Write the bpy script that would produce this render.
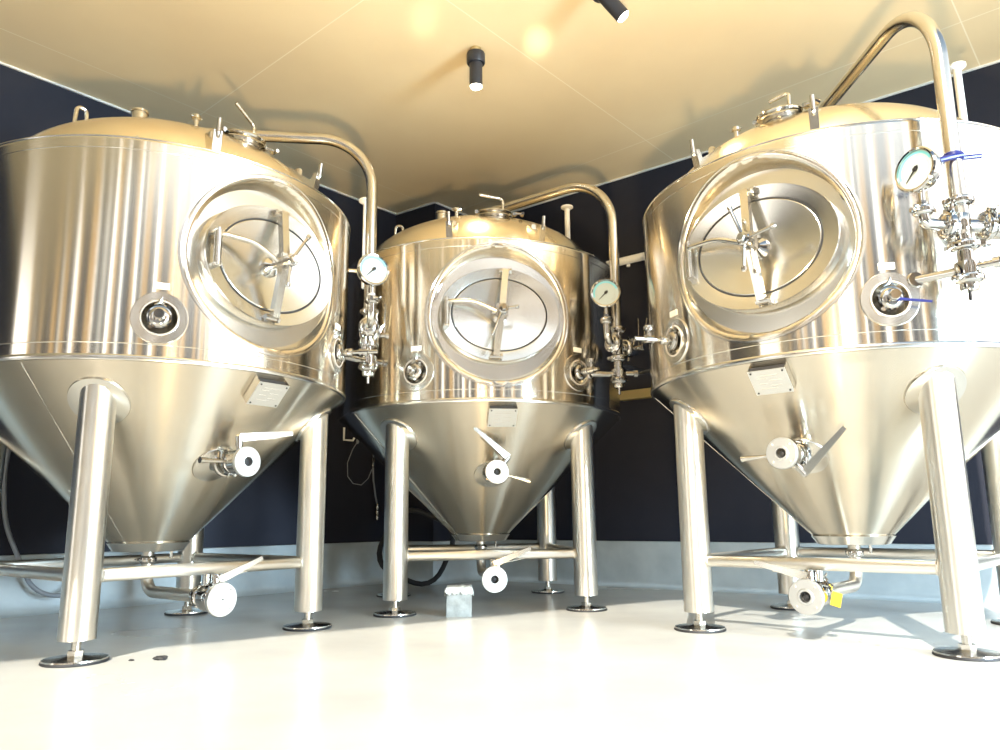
import bpy, bmesh, math, random
from math import sin, cos, pi, radians, sqrt, atan2
from mathutils import Vector, Matrix, noise

for o in list(bpy.data.objects): bpy.data.objects.remove(o)
SC = bpy.context.scene
COL = SC.collection
random.seed(4)

# ------------------------------------------------------------ camera
CAM_H = 0.55
cam_d = bpy.data.cameras.new('camera')
cam = bpy.data.objects.new('camera', cam_d); COL.objects.link(cam)
cam_d.sensor_fit = 'HORIZONTAL'; cam_d.sensor_width = 36.0
cam_d.lens = 759.31 / 1000 * 36.0
cam_d.clip_start = 0.05; cam_d.clip_end = 200
PITCH, ROLL = 0.1873, -0.0103
cam.matrix_world = Matrix.Translation((0, 0, CAM_H)) @ Matrix.Rotation(pi/2 + PITCH, 4, 'X') @ Matrix.Rotation(ROLL, 4, 'Z')
SC.camera = cam

# ------------------------------------------------------------ exposure
SC.view_settings.view_transform = 'Standard'
SC.view_settings.look = 'None'
SC.view_settings.gamma = 1.0
SC.view_settings.use_curve_mapping = False
SC.view_settings.exposure = 0.40

# ------------------------------------------------------------ sky
w = bpy.data.worlds.new('world'); SC.world = w; w.use_nodes = True
nt = w.node_tree; nt.nodes.clear()
wo = nt.nodes.new('ShaderNodeOutputWorld'); bg = nt.nodes.new('ShaderNodeBackground')
tc = nt.nodes.new('ShaderNodeTexCoord'); sx = nt.nodes.new('ShaderNodeSeparateXYZ'); cr = nt.nodes.new('ShaderNodeValToRGB')
nt.links.new(tc.outputs['Generated'], sx.inputs[0]); nt.links.new(sx.outputs['Z'], cr.inputs[0])
nt.links.new(cr.outputs[0], bg.inputs[0]); nt.links.new(bg.outputs[0], wo.inputs[0])
cr.color_ramp.elements[0].position = 0.0; cr.color_ramp.elements[0].color = (1.0, 0.95, 0.86, 1)
cr.color_ramp.elements[1].position = 0.8; cr.color_ramp.elements[1].color = (0.08, 0.12, 0.19, 1)
e = cr.color_ramp.elements.new(0.35); e.color = (0.92, 0.95, 0.98, 1)
e = cr.color_ramp.elements.new(0.55); e.color = (0.15, 0.21, 0.28, 1)
bg.inputs[1].default_value = 3.0

# ------------------------------------------------------------ sun (comes in low over the photographer's left shoulder)
sd = bpy.data.lights.new('sun', 'SUN'); so = bpy.data.objects.new('sun', sd); COL.objects.link(so)
sd.energy = 6.0; sd.color = (1.0, 0.92, 0.78); sd.angle = radians(0.8)
SUN_EL = radians(38)
travel = Vector((0.26*cos(SUN_EL), 0.966*cos(SUN_EL), -sin(SUN_EL)))
so.rotation_euler = travel.to_track_quat('-Z', 'Y').to_euler(); so.location = (-3, -8, 9)

# cool daylight from the tall shop window out of frame to the right
wd_ = bpy.data.lights.new('window_daylight', 'AREA'); wl = bpy.data.objects.new('window_daylight', wd_); COL.objects.link(wl)
wd_.shape = 'RECTANGLE'; wd_.size = 1.7; wd_.size_y = 1.7; wd_.energy = 310; wd_.spread = radians(115); wd_.color = (.62, .84, 1.0)
wl.location = (4.8, -.75, 1.0); wl.rotation_euler = Vector((-.76, .65, -.12)).to_track_quat('-Z', 'Y').to_euler()

# added warm spot near the camera, standing in for sun bounce onto the ceiling
ud = bpy.data.lights.new('bounce_fill', 'SPOT'); uo = bpy.data.objects.new('bounce_fill', ud); COL.objects.link(uo)
ud.energy = 520; ud.color = (1.0, .74, .38); ud.spot_size = radians(100); ud.spot_blend = .8; ud.shadow_soft_size = .07
uo.location = (.15, .35, .12); uo.rotation_euler = (Vector((.1, 3.2, 3.3))).to_track_quat('-Z', 'Y').to_euler()

# two narrow spots added to stand in for bright glints on the ceiling
for nm, tx, ty, pw, ang in (('added_glint', .26, 4.38, 1500, 2.6), ('added_glint', -.44, 4.17, 450, 3.0)):
    gd = bpy.data.lights.new(nm, 'SPOT'); go = bpy.data.objects.new(nm, gd); COL.objects.link(go)
    gd.energy = pw; gd.color = (1, .93, .72); gd.spot_size = radians(ang); gd.spot_blend = 1; gd.shadow_soft_size = .03
    go.location = (.3, .2, .8); go.rotation_euler = (Vector((tx, ty, 3.55)) - go.location).to_track_quat('-Z', 'Y').to_euler()

# ------------------------------------------------------------ helpers
def mat(name, base, rough=0.5, metal=0.0, spec=0.5, aniso=0.0, arot=0.0, emit=None, es=0.0, coat=0.0):
    m = bpy.data.materials.new(name); m.use_nodes = True
    b = m.node_tree.nodes['Principled BSDF']
    b.inputs['Base Color'].default_value = (*base, 1); b.inputs['Roughness'].default_value = rough
    b.inputs['Metallic'].default_value = metal; b.inputs['Specular IOR Level'].default_value = spec
    b.inputs['Coat Weight'].default_value = coat
    if emit: b.inputs['Emission Color'].default_value = (*emit, 1); b.inputs['Emission Strength'].default_value = es
    if aniso:
        b.inputs['Anisotropic'].default_value = aniso; b.inputs['Anisotropic Rotation'].default_value = arot
        t = m.node_tree.nodes.new('ShaderNodeTangent'); t.direction_type = 'RADIAL'; t.axis = 'Z'
        m.node_tree.links.new(t.outputs[0], b.inputs['Tangent'])
    return m

def soft_wear(m, scale, amt=.06):
    """very soft large-scale tint variation"""
    n = m.node_tree; b = n.nodes['Principled BSDF']; base = list(b.inputs['Base Color'].default_value)[:3]
    t = n.nodes.new('ShaderNodeTexCoord'); no = n.nodes.new('ShaderNodeTexNoise'); no.inputs['Scale'].default_value = scale; no.inputs['Detail'].default_value = 1
    c = n.nodes.new('ShaderNodeValToRGB'); c.color_ramp.interpolation = 'EASE'
    c.color_ramp.elements[0].position = .2; c.color_ramp.elements[1].position = .8
    c.color_ramp.elements[0].color = (*[q*(1-amt) for q in base], 1); c.color_ramp.elements[1].color = (*[min(1, q*(1+amt)) for q in base], 1)
    n.links.new(t.outputs['Object'], no.inputs['Vector']); n.links.new(no.outputs[0], c.inputs[0]); n.links.new(c.outputs[0], b.inputs['Base Color'])
    return m

def noise_rough(m, scale, lo, hi, stretch=(1, 1, 1), bump=0.0, bscale=None, colvar=None):
    """object-space noise that breaks up roughness, adds a faint bump and a little colour wear"""
    n = m.node_tree; b = n.nodes['Principled BSDF']
    t = n.nodes.new('ShaderNodeTexCoord'); mp = n.nodes.new('ShaderNodeMapping'); mp.inputs['Scale'].default_value = stretch
    no = n.nodes.new('ShaderNodeTexNoise'); no.inputs['Scale'].default_value = scale; no.inputs['Detail'].default_value = 5
    n.links.new(t.outputs['Object'], mp.inputs[0]); n.links.new(mp.outputs[0], no.inputs['Vector'])
    r = n.nodes.new('ShaderNodeMapRange'); r.inputs['From Min'].default_value = 0.3; r.inputs['From Max'].default_value = 0.7
    r.inputs['To Min'].default_value = lo; r.inputs['To Max'].default_value = hi
    n.links.new(no.outputs[0], r.inputs[0]); n.links.new(r.outputs[0], b.inputs['Roughness'])
    if colvar:
        c = n.nodes.new('ShaderNodeValToRGB'); c.color_ramp.elements[0].position = .3; c.color_ramp.elements[1].position = .7
        c.color_ramp.elements[0].color = (*colvar[0], 1); c.color_ramp.elements[1].color = (*colvar[1], 1)
        n.links.new(no.outputs[0], c.inputs[0]); n.links.new(c.outputs[0], b.inputs['Base Color'])
    if bump:
        bp = n.nodes.new('ShaderNodeBump'); bp.inputs['Strength'].default_value = bump; bp.inputs['Distance'].default_value = 0.01
        n2 = n.nodes.new('ShaderNodeTexNoise'); n2.inputs['Scale'].default_value = bscale or scale; n2.inputs['Detail'].default_value = 2
        n.links.new(mp.outputs[0], n2.inputs['Vector']); n.links.new(n2.outputs[0], bp.inputs['Height'])
        n.links.new(bp.outputs[0], b.inputs['Normal'])
    return m

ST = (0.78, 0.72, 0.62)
M = dict(
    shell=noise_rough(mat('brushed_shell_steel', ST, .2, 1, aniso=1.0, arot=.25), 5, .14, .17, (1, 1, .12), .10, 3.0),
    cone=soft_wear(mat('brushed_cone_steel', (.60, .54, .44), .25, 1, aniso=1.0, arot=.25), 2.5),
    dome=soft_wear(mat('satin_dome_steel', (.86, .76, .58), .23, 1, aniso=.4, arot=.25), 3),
    leg=soft_wear(mat('satin_leg_steel', (.74, .71, .65), .36, 1, aniso=.8, arot=.25), 4),
    plate=soft_wear(mat('satin_plate_steel', (.66, .64, .59), .2, 1), 4),
    polish=mat('polished_steel', (.52, .505, .475), .07, 1),
    satin=mat('satin_fitting_steel', (.58, .555, .50), .20, 1),
    bright=mat('machined_bright_face', (.60, .60, .58), .42, 1),
    dark=mat('dark_gap', (.02, .02, .022), .6),
    rubber=mat('black_rubber', (.018, .018, .02), .6),
    gasket=mat('black_gasket', (.02, .02, .02), .5),
    white=mat('gauge_face_white', (.42, .49, .51), .35, spec=.5),
    blue=mat('gauge_blue_print', (.18, .55, .68), .4),
    black=mat('black_print', (.01, .01, .012), .4),
    bluep=mat('blue_plastic', (.008, .012, .11), .35),
    yellow=mat('yellow_tag', (.85, .55, .04), .5),
    tag=mat('white_label', (.85, .84, .78), .5),
    label_line=mat('engraved_grey', (.42, .38, .34), .5),
    lampblk=mat('black_lamp_housing', (.02, .022, .03), .4),
    canopy=mat('lamp_mount_brass', (.55, .42, .2), .4, 0.6),
    lens=mat('lamp_lens', (1, 1, 1), .4, emit=(1, .93, .78), es=25),
    conduit=mat('white_conduit', (.92, .92, .90), .45),
    brass=mat('brass_bar', (.62, .5, .24), .4, .6),
    trim=mat('pale_trim', (.75, .74, .70), .5),
    hose=mat('grey_hose', (.25, .27, .30), .35),
)

class B:
    def __init__(s): s.bm = bmesh.new()
    def ring(s, pts): return [s.bm.verts.new(p) for p in pts]
    def bridge(s, a, b):
        n = len(a)
        for i in range(n): s.bm.faces.new((a[i], a[(i+1) % n], b[(i+1) % n], b[i]))
    def cap(s, a, rev=False):
        s.bm.faces.new(a[::-1] if rev else a)
    def lathe(s, prof, mx=Matrix(), seg=32, c0=True, c1=True):
        """prof: (radius, height) list about local Z"""
        rs = [s.ring([mx @ Vector((r*cos(2*pi*i/seg), r*sin(2*pi*i/seg), z)) for i in range(seg)]) for r, z in prof]
        for a, b in zip(rs, rs[1:]): s.bridge(a, b)
        if c0: s.cap(rs[0], True)
        if c1: s.cap(rs[-1])
        return s
    def tube(s, pts, r, seg=16, caps=True):
        pts = [Vector(p) for p in pts]; n = len(pts)
        rr = r if isinstance(r, (list, tuple)) else [r]*n
        d0 = (pts[1]-pts[0]).normalized(); up = Vector((0, 0, 1)) if abs(d0.z) < .9 else Vector((1, 0, 0))
        x = d0.cross(up).normalized(); rs = []
        for i, p in enumerate(pts):
            d = ((pts[min(i+1, n-1)]-pts[i]).normalized() + (pts[i]-pts[max(i-1, 0)]).normalized())
            if d.length < 1e-6: d = d0
            d.normalize(); x = (x - d*x.dot(d)).normalized(); y = d.cross(x)
            rs.append(s.ring([p + (x*cos(2*pi*k/seg) + y*sin(2*pi*k/seg))*rr[i] for k in range(seg)]))
        for a, b in zip(rs, rs[1:]): s.bridge(a, b)
        if caps: s.cap(rs[0], True); s.cap(rs[-1])
        return s
    def box(s, c, size, mx=Matrix(), bev=0.0):
        c = Vector(c); hx, hy, hz = [q/2 for q in size]
        r = bmesh.ops.create_cube(s.bm, size=1)
        vs = r['verts']
        for v in vs: v.co = Vector((v.co.x*size[0], v.co.y*size[1], v.co.z*size[2]))
        if bev:
            es = list({e for v in vs for e in v.link_edges})
            q = bmesh.ops.bevel(s.bm, geom=es, offset=bev, segments=2, affect='EDGES')
            vs = list({v for f in q['faces'] for v in f.verts} | {v for v in vs if v.is_valid})
        for v in vs: v.co = mx @ (v.co + c)
        return s
    def torus(s, R, r, mx=Matrix(), seg=48, k=10):
        rs = []
        for i in range(seg):
            a = 2*pi*i/seg
            rs.append(s.ring([mx @ Vector(((R+r*cos(2*pi*j/k))*cos(a), (R+r*cos(2*pi*j/k))*sin(a), r*sin(2*pi*j/k))) for j in range(k)]))
        for i in range(seg): s.bridge(rs[i], rs[(i+1) % seg])
        return s
    def build(s, name, m, parent=None, sharp=35, smooth=True):
        bmesh.ops.recalc_face_normals(s.bm, faces=s.bm.faces)
        me = bpy.data.meshes.new(name); s.bm.to_mesh(me); s.bm.free()
        me.materials.append(m)
        if smooth:
            me.polygons.foreach_set('use_smooth', [True]*len(me.polygons)); me.set_sharp_from_angle(angle=radians(sharp))
        o = bpy.data.objects.new(name, me); COL.objects.link(o)
        if parent: o.parent = parent
        return o

def fillet(pts, rad, n=8):
    pts = [Vector(p) for p in pts]; out = [pts[0]]
    for a, b, c in zip(pts, pts[1:], pts[2:]):
        d1 = (a-b); d2 = (c-b); L = min(rad, d1.length*.49, d2.length*.49); d1.normalize(); d2.normalize()
        ang = d1.angle(d2)
        if ang > 3.05: out.append(b); continue
        t = L
        p1 = b+d1*t; p2 = b+d2*t
        al = ang/2; cc = b + (d1+d2).normalized()*(t/cos(al)); v1 = p1-cc; v2 = p2-cc; w_ = v1.angle(v2)
        for i in range(n+1):
            k = i/n; out.append(cc + (v1*sin((1-k)*w_) + v2*sin(k*w_))/sin(w_))
    out.append(pts[-1]); return out
def axis_mx(p, d):
    return Matrix.Translation(Vector(p)) @ Vector(d).normalized().to_track_quat('Z', 'Y').to_matrix().to_4x4()
def LP(r, phi, z):      # tank-local point, phi in degrees from the tank's front, growing towards its right
    a = radians(phi); return Vector((r*sin(a), -r*cos(a), z))
def tag(o, label, cat, group=None, kind=None):
    o['label'] = label; o['category'] = cat
    if group: o['group'] = group
    if kind: o['kind'] = kind
    return o
def empty(name, loc, rz=0):
    o = bpy.data.objects.new(name, None); COL.objects.link(o); o.location = loc; o.rotation_euler = (0, 0, rz); o.empty_display_size = .1
    return o
def struct(o): o['kind'] = 'structure'; return o

# ------------------------------------------------------------ room
H = 3.55
WA = Vector((-1.02, 7.144)); DL = Vector((.656, .755)).normalized()      # left wall and its direction
WC = Vector((.185, 7.075)); DR = Vector((.796, -.606)).normalized()      # right wall and its direction
NL = Vector((DL.y, -DL.x)); NR = Vector((-abs(DR.y), -DR.x)) * 1.0        # normals into the room
COLB = Vector((-.607, 6.862)); COLD = Vector((-.18, 7.354))
LW_END = WA - DL*11; RW_END = WC + DR*6.2
FD = Vector((.83, .55)).normalized(); FP = Vector((-1.73, -.17))          # front edge of the roof

def floor_mat():
    m = mat('grey_epoxy_floor', (.6, .62, .62), .3, spec=.5)
    n = m.node_tree; b = n.nodes['Principled BSDF']; L = n.links.new
    t = n.nodes.new('ShaderNodeTexCoord')
    n1 = n.nodes.new('ShaderNodeTexNoise'); n1.inputs['Scale'].default_value = .9; n1.inputs['Detail'].default_value = 6
    n2 = n.nodes.new('ShaderNodeTexNoise'); n2.inputs['Scale'].default_value = 60; n2.inputs['Detail'].default_value = 3
    L(t.outputs['Object'], n1.inputs[0]); L(t.outputs['Object'], n2.inputs[0])
    c = n.nodes.new('ShaderNodeValToRGB'); c.color_ramp.elements[0].position = .32; c.color_ramp.elements[1].position = .68
    c.color_ramp.elements[0].color = (.48, .485, .47, 1); c.color_ramp.elements[1].color = (.60, .605, .585, 1)
    L(n1.outputs[0], c.inputs[0]); L(c.outputs[0], b.inputs['Base Color'])
    r = n.nodes.new('ShaderNodeMapRange'); r.inputs['To Min'].default_value = .16; r.inputs['To Max'].default_value = .34
    L(n1.outputs[0], r.inputs[0]); L(r.outputs[0], b.inputs['Roughness'])
    bp = n.nodes.new('ShaderNodeBump'); bp.inputs['Strength'].default_value = .04; bp.inputs['Distance'].default_value = .004
    L(n2.outputs[0], bp.inputs['Height']); L(bp.outputs[0], b.inputs['Normal'])
    return m
FLOOR = floor_mat()
WALL = noise_rough(mat('navy_black_wall_paint', (.021, .0225, .034), .7, spec=.25), 3, .62, .8, bump=.05, bscale=90)
CURB = noise_rough(mat('pale_grey_curb_paint', (.46, .52, .55), .4), 5, .3, .5, bump=.15, bscale=14, colvar=((.40, .46, .49), (.52, .58, .60)))

def ceiling_mat():
    m = mat('tan_ceiling_panels', (.80, .66, .44), .32, spec=.35)
    n = m.node_tree; b = n.nodes['Principled BSDF']; L = n.links.new
    g = n.nodes.new('ShaderNodeNewGeometry')
    def lin(vec, off, period):
        d = n.nodes.new('ShaderNodeVectorMath'); d.operation = 'DOT_PRODUCT'; d.inputs[1].default_value = (vec.x, vec.y, 0)
        L(g.outputs['Position'], d.inputs[0])
        a = n.nodes.new('ShaderNodeMath'); a.operation = 'ADD'; a.inputs[1].default_value = off + period*50 + period/2; L(d.outputs['Value'], a.inputs[0])
        mo = n.nodes.new('ShaderNodeMath'); mo.operation = 'MODULO'; mo.inputs[1].default_value = period; L(a.outputs[0], mo.inputs[0])
        s_ = n.nodes.new('ShaderNodeMath'); s_.operation = 'SUBTRACT'; s_.inputs[1].default_value = period/2; L(mo.outputs[0], s_.inputs[0])
        ab = n.nodes.new('ShaderNodeMath'); ab.operation = 'ABSOLUTE'; L(s_.outputs[0], ab.inputs[0])
        lt = n.nodes.new('ShaderNodeMath'); lt.operation = 'LESS_THAN'; lt.inputs[1].default_value = .004; L(ab.outputs[0], lt.inputs[0])
        return lt
    l1 = lin(NL, -(NL.dot(WA) + .40), 2.23); l2 = lin(DL, -(DL.dot(WA) - 2.24), 2.6)
    mx = n.nodes.new('ShaderNodeMath'); mx.operation = 'MAXIMUM'; L(l1.outputs[0], mx.inputs[0]); L(l2.outputs[0], mx.inputs[1])
    mc = n.nodes.new('ShaderNodeMixRGB'); mc.inputs[2].default_value = (.88, .77, .57, 1)
    no = n.nodes.new('ShaderNodeTexNoise'); no.inputs['Scale'].default_value = .8; no.inputs['Detail'].default_value = 5; L(g.outputs['Position'], no.inputs[0])
    c = n.nodes.new('ShaderNodeValToRGB'); c.color_ramp.elements[0].position = .3; c.color_ramp.elements[1].position = .7
    c.color_ramp.elements[0].color = (.74, .585, .36, 1); c.color_ramp.elements[1].color = (.83, .68, .43, 1)
    L(no.outputs[0], c.inputs[0]); L(c.outputs[0], mc.inputs[1]); L(mx.outputs[0], mc.inputs[0]); L(mc.outputs[0], b.inputs['Base Color'])
    return m
CEIL = ceiling_mat()

def prism(name, poly, z0, z1, m, parent=None):
    b = B(); lo = b.ring([(p[0], p[1], z0) for p in poly]); hi = b.ring([(p[0], p[1], z1) for p in poly])
    b.bridge(lo, hi); b.cap(lo, True); b.cap(hi)
    return b.build(name, m, parent, smooth=False)

struct(prism('floor', [(-16, -14), (14, -14), (14, 9.5), (-16, 9.5)], -.1, 0, FLOOR))
back = Vector((.08, 9.3))
F0 = FP - FD*9; F1 = FP + FD*8.2
struct(prism('ceiling', [F0, F1, (5.8, 5.2), (1.6, 9.0), (-1.6, 9.0), LW_END - NL*.3], H, H+.14, CEIL))
def slab(name, p, q, n, z0, z1, t, m):
    a, b_ = p, q
    return struct(prism(name, [a, b_, b_ - n*t, a - n*t], z0, z1, m))
slab('wall_left', LW_END, WA + DL*.0, NL, 0, H, .2, WALL)
# boxed-out column in the far corner: face looking at the room and its short return
struct(prism('wall_column', [WA, COLB, COLD, COLD + Vector((.1, .5)), WA + Vector((-.15, .45))], 0, H, WALL))
slab('wall_right', COLD - DR*.05, RW_END, NR, 0, H, .2, WALL)

def curb(name, line, zt=.36, out=.05):
    """raised concrete base with a softly coved foot, swept along a polyline"""
    prof = [(0.0, zt), (out-.006, zt), (out, zt-.006), (out, .09), (out+.006, .05), (out+.022, .02), (out+.05, .004), (out+.07, .0), (0, 0)]
    b = B(); rs = []
    n = len(line)
    for i, p in enumerate(line):
        d1 = (line[i]-line[i-1]).normalized() if i else (line[1]-line[0]).normalized()
        d2 = (line[i+1]-line[i]).normalized() if i < n-1 else d1
        n1 = Vector((d1.y, -d1.x)); n2 = Vector((d2.y, -d2.x)); mi = (n1+n2).normalized(); k = 1/max(.3, mi.dot(n1))
        rs.append([b.bm.verts.new((p.x+mi.x*o*k, p.y+mi.y*o*k, z)) for o, z in prof])
    m_ = len(prof)
    for a, c in zip(rs, rs[1:]):
        for j in range(m_): b.bm.faces.new((a[j], a[(j+1) % m_], c[(j+1) % m_], c[j]))
    b.bm.faces.new(rs[0][::-1]); b.bm.faces.new(rs[-1])
    return struct(b.build(name, CURB, sharp=50))
curb('baseboard_left', [LW_END, WA, COLB, COLD, RW_END])
def strip(name, p, q, n, z0, z1, t, m):
    return struct(prism(name, [p, q, q + n*t, p + n*t], z0, z1, m))
strip('trim_1', LW_END, WA, NL, H-.014, H-.001, .014, M['trim'])
strip('trim_2', COLD, RW_END, NR, H-.014, H-.001, .014, M['trim'])
strip('trim_3', WA, COLB, Vector((-.564, -.826)), H-.014, H-.001, .014, M['trim'])
strip('trim_4', COLB, COLD, Vector((.755, -.656)), H-.014, H-.001, .014, M['trim'])

# unseen slats added behind the photographer, banded to shape the steel's reflections
def reflection_slats():
    tan = noise_rough(mat('tan_render', (.55, .36, .16), .7), 3, .6, .8, colvar=((.48, .30, .12), (.62, .42, .20)))
    pale = mat('pale_render', (.80, .78, .72), .7); dk = mat('dark_glass', (.02, .025, .035), .12)
    blu = mat('blue_grey_panel', (.30, .40, .50), .5)
    x = -15.0; i = 0
    pat = [(.5, tan, 5.8), (.2, None, 0), (.6, dk, 5.6), (.2, pale, 5.4), (.45, dk, 5.9), (.3, None, 0), (.35, tan, 5.9), (.4, dk, 5.6), (.16, None, 0), (.7, dk, 5.8), (.4, tan, 5.9), (.2, None, 0), (.35, dk, 5.8), (.2, pale, 5.4), (.5, tan, 5.7), (.55, dk, 5.6), (.4, None, 0), (.35, tan, 5.8), (.8, dk, 5.7)]

    while x < 14:
        wd, m, h = pat[i % len(pat)]; i += 1; wd *= 1.25
        if m: struct(prism('wall_reflection_slat', [(x, -9.4), (x+wd, -9.4), (x+wd, -9+.1*(i % 3)), (x, -9+.1*(i % 3))], 0, h*1.28, m))
        x += wd
reflection_slats()

# ------------------------------------------------------------ tank dimensions
R, RB, ZS, ZT, ZB = .9768, .1612, 1.2259, 2.2117, .4217
RD, HD = .845, .412
LEGR = 1.1578/sqrt(2); ZBAR = .336
def cone_r(z): return RB + (R-RB)*(z-ZB)/(ZS-ZB)
def cone_z(r): return ZB + (r-RB)/(R-RB)*(ZS-ZB)
def dome_z(r): return ZT + HD*sqrt(max(0, 1-(r/RD)**2))
CN = Vector(((ZS-ZB), (R-RB))).normalized()       # cone outward normal: radial, -z
MZ, MPHI, YP = 1.745, .5, .882                    # manway height, angle and the depth of its plate
PORTS = [(-29.4, 1.405), (31.0, 1.42)]
def smooth(a, b, x):
    t = min(1, max(0, (x-a)/(b-a))); return t*t*(3-2*t)

def tank_shell_mesh():
    b = B(); phis = []
    a = -180.0
    while a < 180-1e-6:
        phis.append(a); a += .75 if -42 <= a < 42 else 2.0
    zs = [ZS-.004+(ZT-ZS+.004)*i/88 for i in range(89)]
    rows = []
    # lower welded band: slight outward lip
    for z in zs:
        row = []
        for ph in phis:
            p = LP(R, ph, z)
            if abs(ph) < 45:
                q = sqrt((R*sin(radians(ph-MPHI)))**2 + (z-MZ)**2)
                if q < .42:
                    k = 1-smooth(.36, .415, q); y = -(YP-.05)
                    p.y = p.y*(1-k) + y*k if p.y < y else p.y*(1-k) + y*k
                for pp, pz in PORTS:
                    q = sqrt((R*radians(ph-pp))**2 + (z-pz)**2)
                    if q < .085:
                        rr = R - .075*(1-smooth(.06, .083, q)); p = LP(rr, ph, z)
            row.append(b.bm.verts.new(p))
        rows.append(row)
    n = len(phis)
    for r1, r2 in zip(rows, rows[1:]):
        for i in range(n): b.bm.faces.new((r1[i], r1[(i+1) % n], r2[(i+1) % n], r2[i]))
    # top annulus turning in to the dome
    prev = rows[-1]
    for r_, z in ((R-.008, ZT+.006), (RD-.01, ZT+.010)):
        cur = [b.bm.verts.new(LP(r_, ph, z)) for ph in phis]
        b.bridge(prev, cur); prev = cur
    return b

def conform_disc(b, phi, z0, rad, surf, th=.006, seg=40, hole=0.0, lift=.003):
    """flat pad that follows a surface; surf(u, v) returns (point, normal) for offsets u (sideways) and v (up the surface)"""
    rs_o = []
    rads = ([hole] if hole else []) + [rad*.55 if not hole else (hole+rad)/2, rad*.97, rad]
    top = []
    for k, r_ in enumerate(rads):
        l = lift+th if r_ < rad else lift
        ring = []
        for i in range(seg):
            p, n_ = surf(r_*cos(2*pi*i/seg), r_*sin(2*pi*i/seg)); ring.append(b.bm.verts.new(p + n_*l))
        top.append(ring)
    low = []
    for i in range(seg):
        p, n_ = surf(rad*cos(2*pi*i/seg), rad*sin(2*pi*i/seg)); low.append(b.bm.verts.new(p - n_*.004))
    for a, c in zip(top, top[1:]): b.bridge(a, c)
    b.bridge(top[-1], low)
    if not hole: b.cap(top[0])
def cyl_surf(phi0, z0):
    def f(u, v):
        ph = phi0 + math.degrees(u/R); a = radians(ph)
        return LP(R, ph, z0+v), Vector((sin(a), -cos(a), 0))
    return f
def cone_surf(phi0, z0):
    r0 = cone_r(z0); sl = Vector(((R-RB), (ZS-ZB))).normalized()
    def f(u, v):
        r = r0 + v*sl.x; z = z0 + v*sl.y; ph = phi0 + math.degrees(u/r); a = radians(ph)
        return LP(r, ph, z), Vector((sin(a)*CN.x, -cos(a)*CN.x, -CN.y))
    return f

def tri_clamp(name, p, d, r, parent, wing=None, m=None):
    """ferrule pair held by a clamp band with a wing nut"""
    d = Vector(d).normalized(); mx = axis_mx(p, d)
    b = B(); b.lathe([(r*.72, -.022), (r*.98, -.016), (r*1.05, -.011), (r*1.18, -.010), (r*1.22, 0), (r*1.18, .010), (r*1.05, .011), (r*.98, .016), (r*.72, .022)], mx, 24)
    sd_ = d.cross(Vector((0, 0, 1)));
    if sd_.length < .2: sd_ = Vector((1, 0, 0))
    if wing is not None: sd_ = Vector(wing)
    sd_.normalize(); c = Vector(p) + sd_*r*1.25
    b.box((0, 0, 0), (.016, .02, .022), axis_mx(c, sd_), .003)
    c2 = -sd_*r*1.25 + Vector(p)
    b.box((0, 0, 0), (.016, .018, .02), axis_mx(c2, sd_), .003)
    o = b.build(name, m or M['polish'], parent)
    q = B(); t_ = d.cross(sd_).normalized()
    q.tube([c + t_*.0, c + t_*.05], .005, 8)
    q.lathe([(.010, 0), (.011, .012), (.006, .014)], axis_mx(c + t_*.022, t_), 10)
    w1 = c + t_*.040
    q.tube([w1 - sd_*.024 + t_*.01, w1, w1 + sd_*.024 + t_*.01], [.004, .008, .004], 8)
    q.build('wing_nut', M['polish'], o)
    return o

def lever(b, p, d, L, up, wid=.022, th=.005, crank=.0):
    """flat butterfly-valve handle from point p along d, widening towards its hub"""
    d = Vector(d).normalized(); up = Vector(up); up = (up-d*up.dot(d)).normalized(); s_ = d.cross(up)
    p = Vector(p); pts = []
    for t, wd, off in ((0, wid*1.0, 0), (.25, wid*.95, crank*.6), (1, wid*.55, crank)):
        pts.append((p+d*L*t+up*off, wd))
    prev = None
    for c, wd in pts:
        ring = b.ring([c + s_*wd/2 + up*th/2, c - s_*wd/2 + up*th/2, c - s_*wd/2 - up*th/2, c + s_*wd/2 - up*th/2])
        if prev: b.bridge(prev, ring)
        else: b.cap(ring, True)
        prev = ring
    b.cap(prev)

def disc_face(name, p, d, r, parent, bore=.022, bolts=4):
    """bright bolted end flange of a butterfly valve with an open bore"""
    mx = axis_mx(p, d)
    b = B(); b.lathe([(bore*.9, -.03), (r*.6, -.03), (r*.94, -.026), (r, -.02), (r, -.004), (r*.96, 0), (bore*1.5, .001), (bore*1.35, .005), (bore, .005), (bore, -.03)], mx, 40, False, False)
    o = b.build(name, M['bright'], parent)
    q = B(); q.lathe([(.001, -.024), (bore*.99, -.024)], mx, 24, False, False); q.lathe([(bore*.45, -.023), (bore*.45, -.012), (bore*.3, -.010)], mx, 12)
    q.build('bore', M['dark'], o)
    k = B()
    for i in range(bolts):
        a = 2*pi*(i+.5)/bolts
        k.lathe([(.005, 0), (.005, .004), (.003, .005)], mx @ Matrix.Translation((r*.78*cos(a), r*.78*sin(a), 0)), 8)
    k.build('flange_bolts', M['label_line'], o)
    return o

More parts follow.
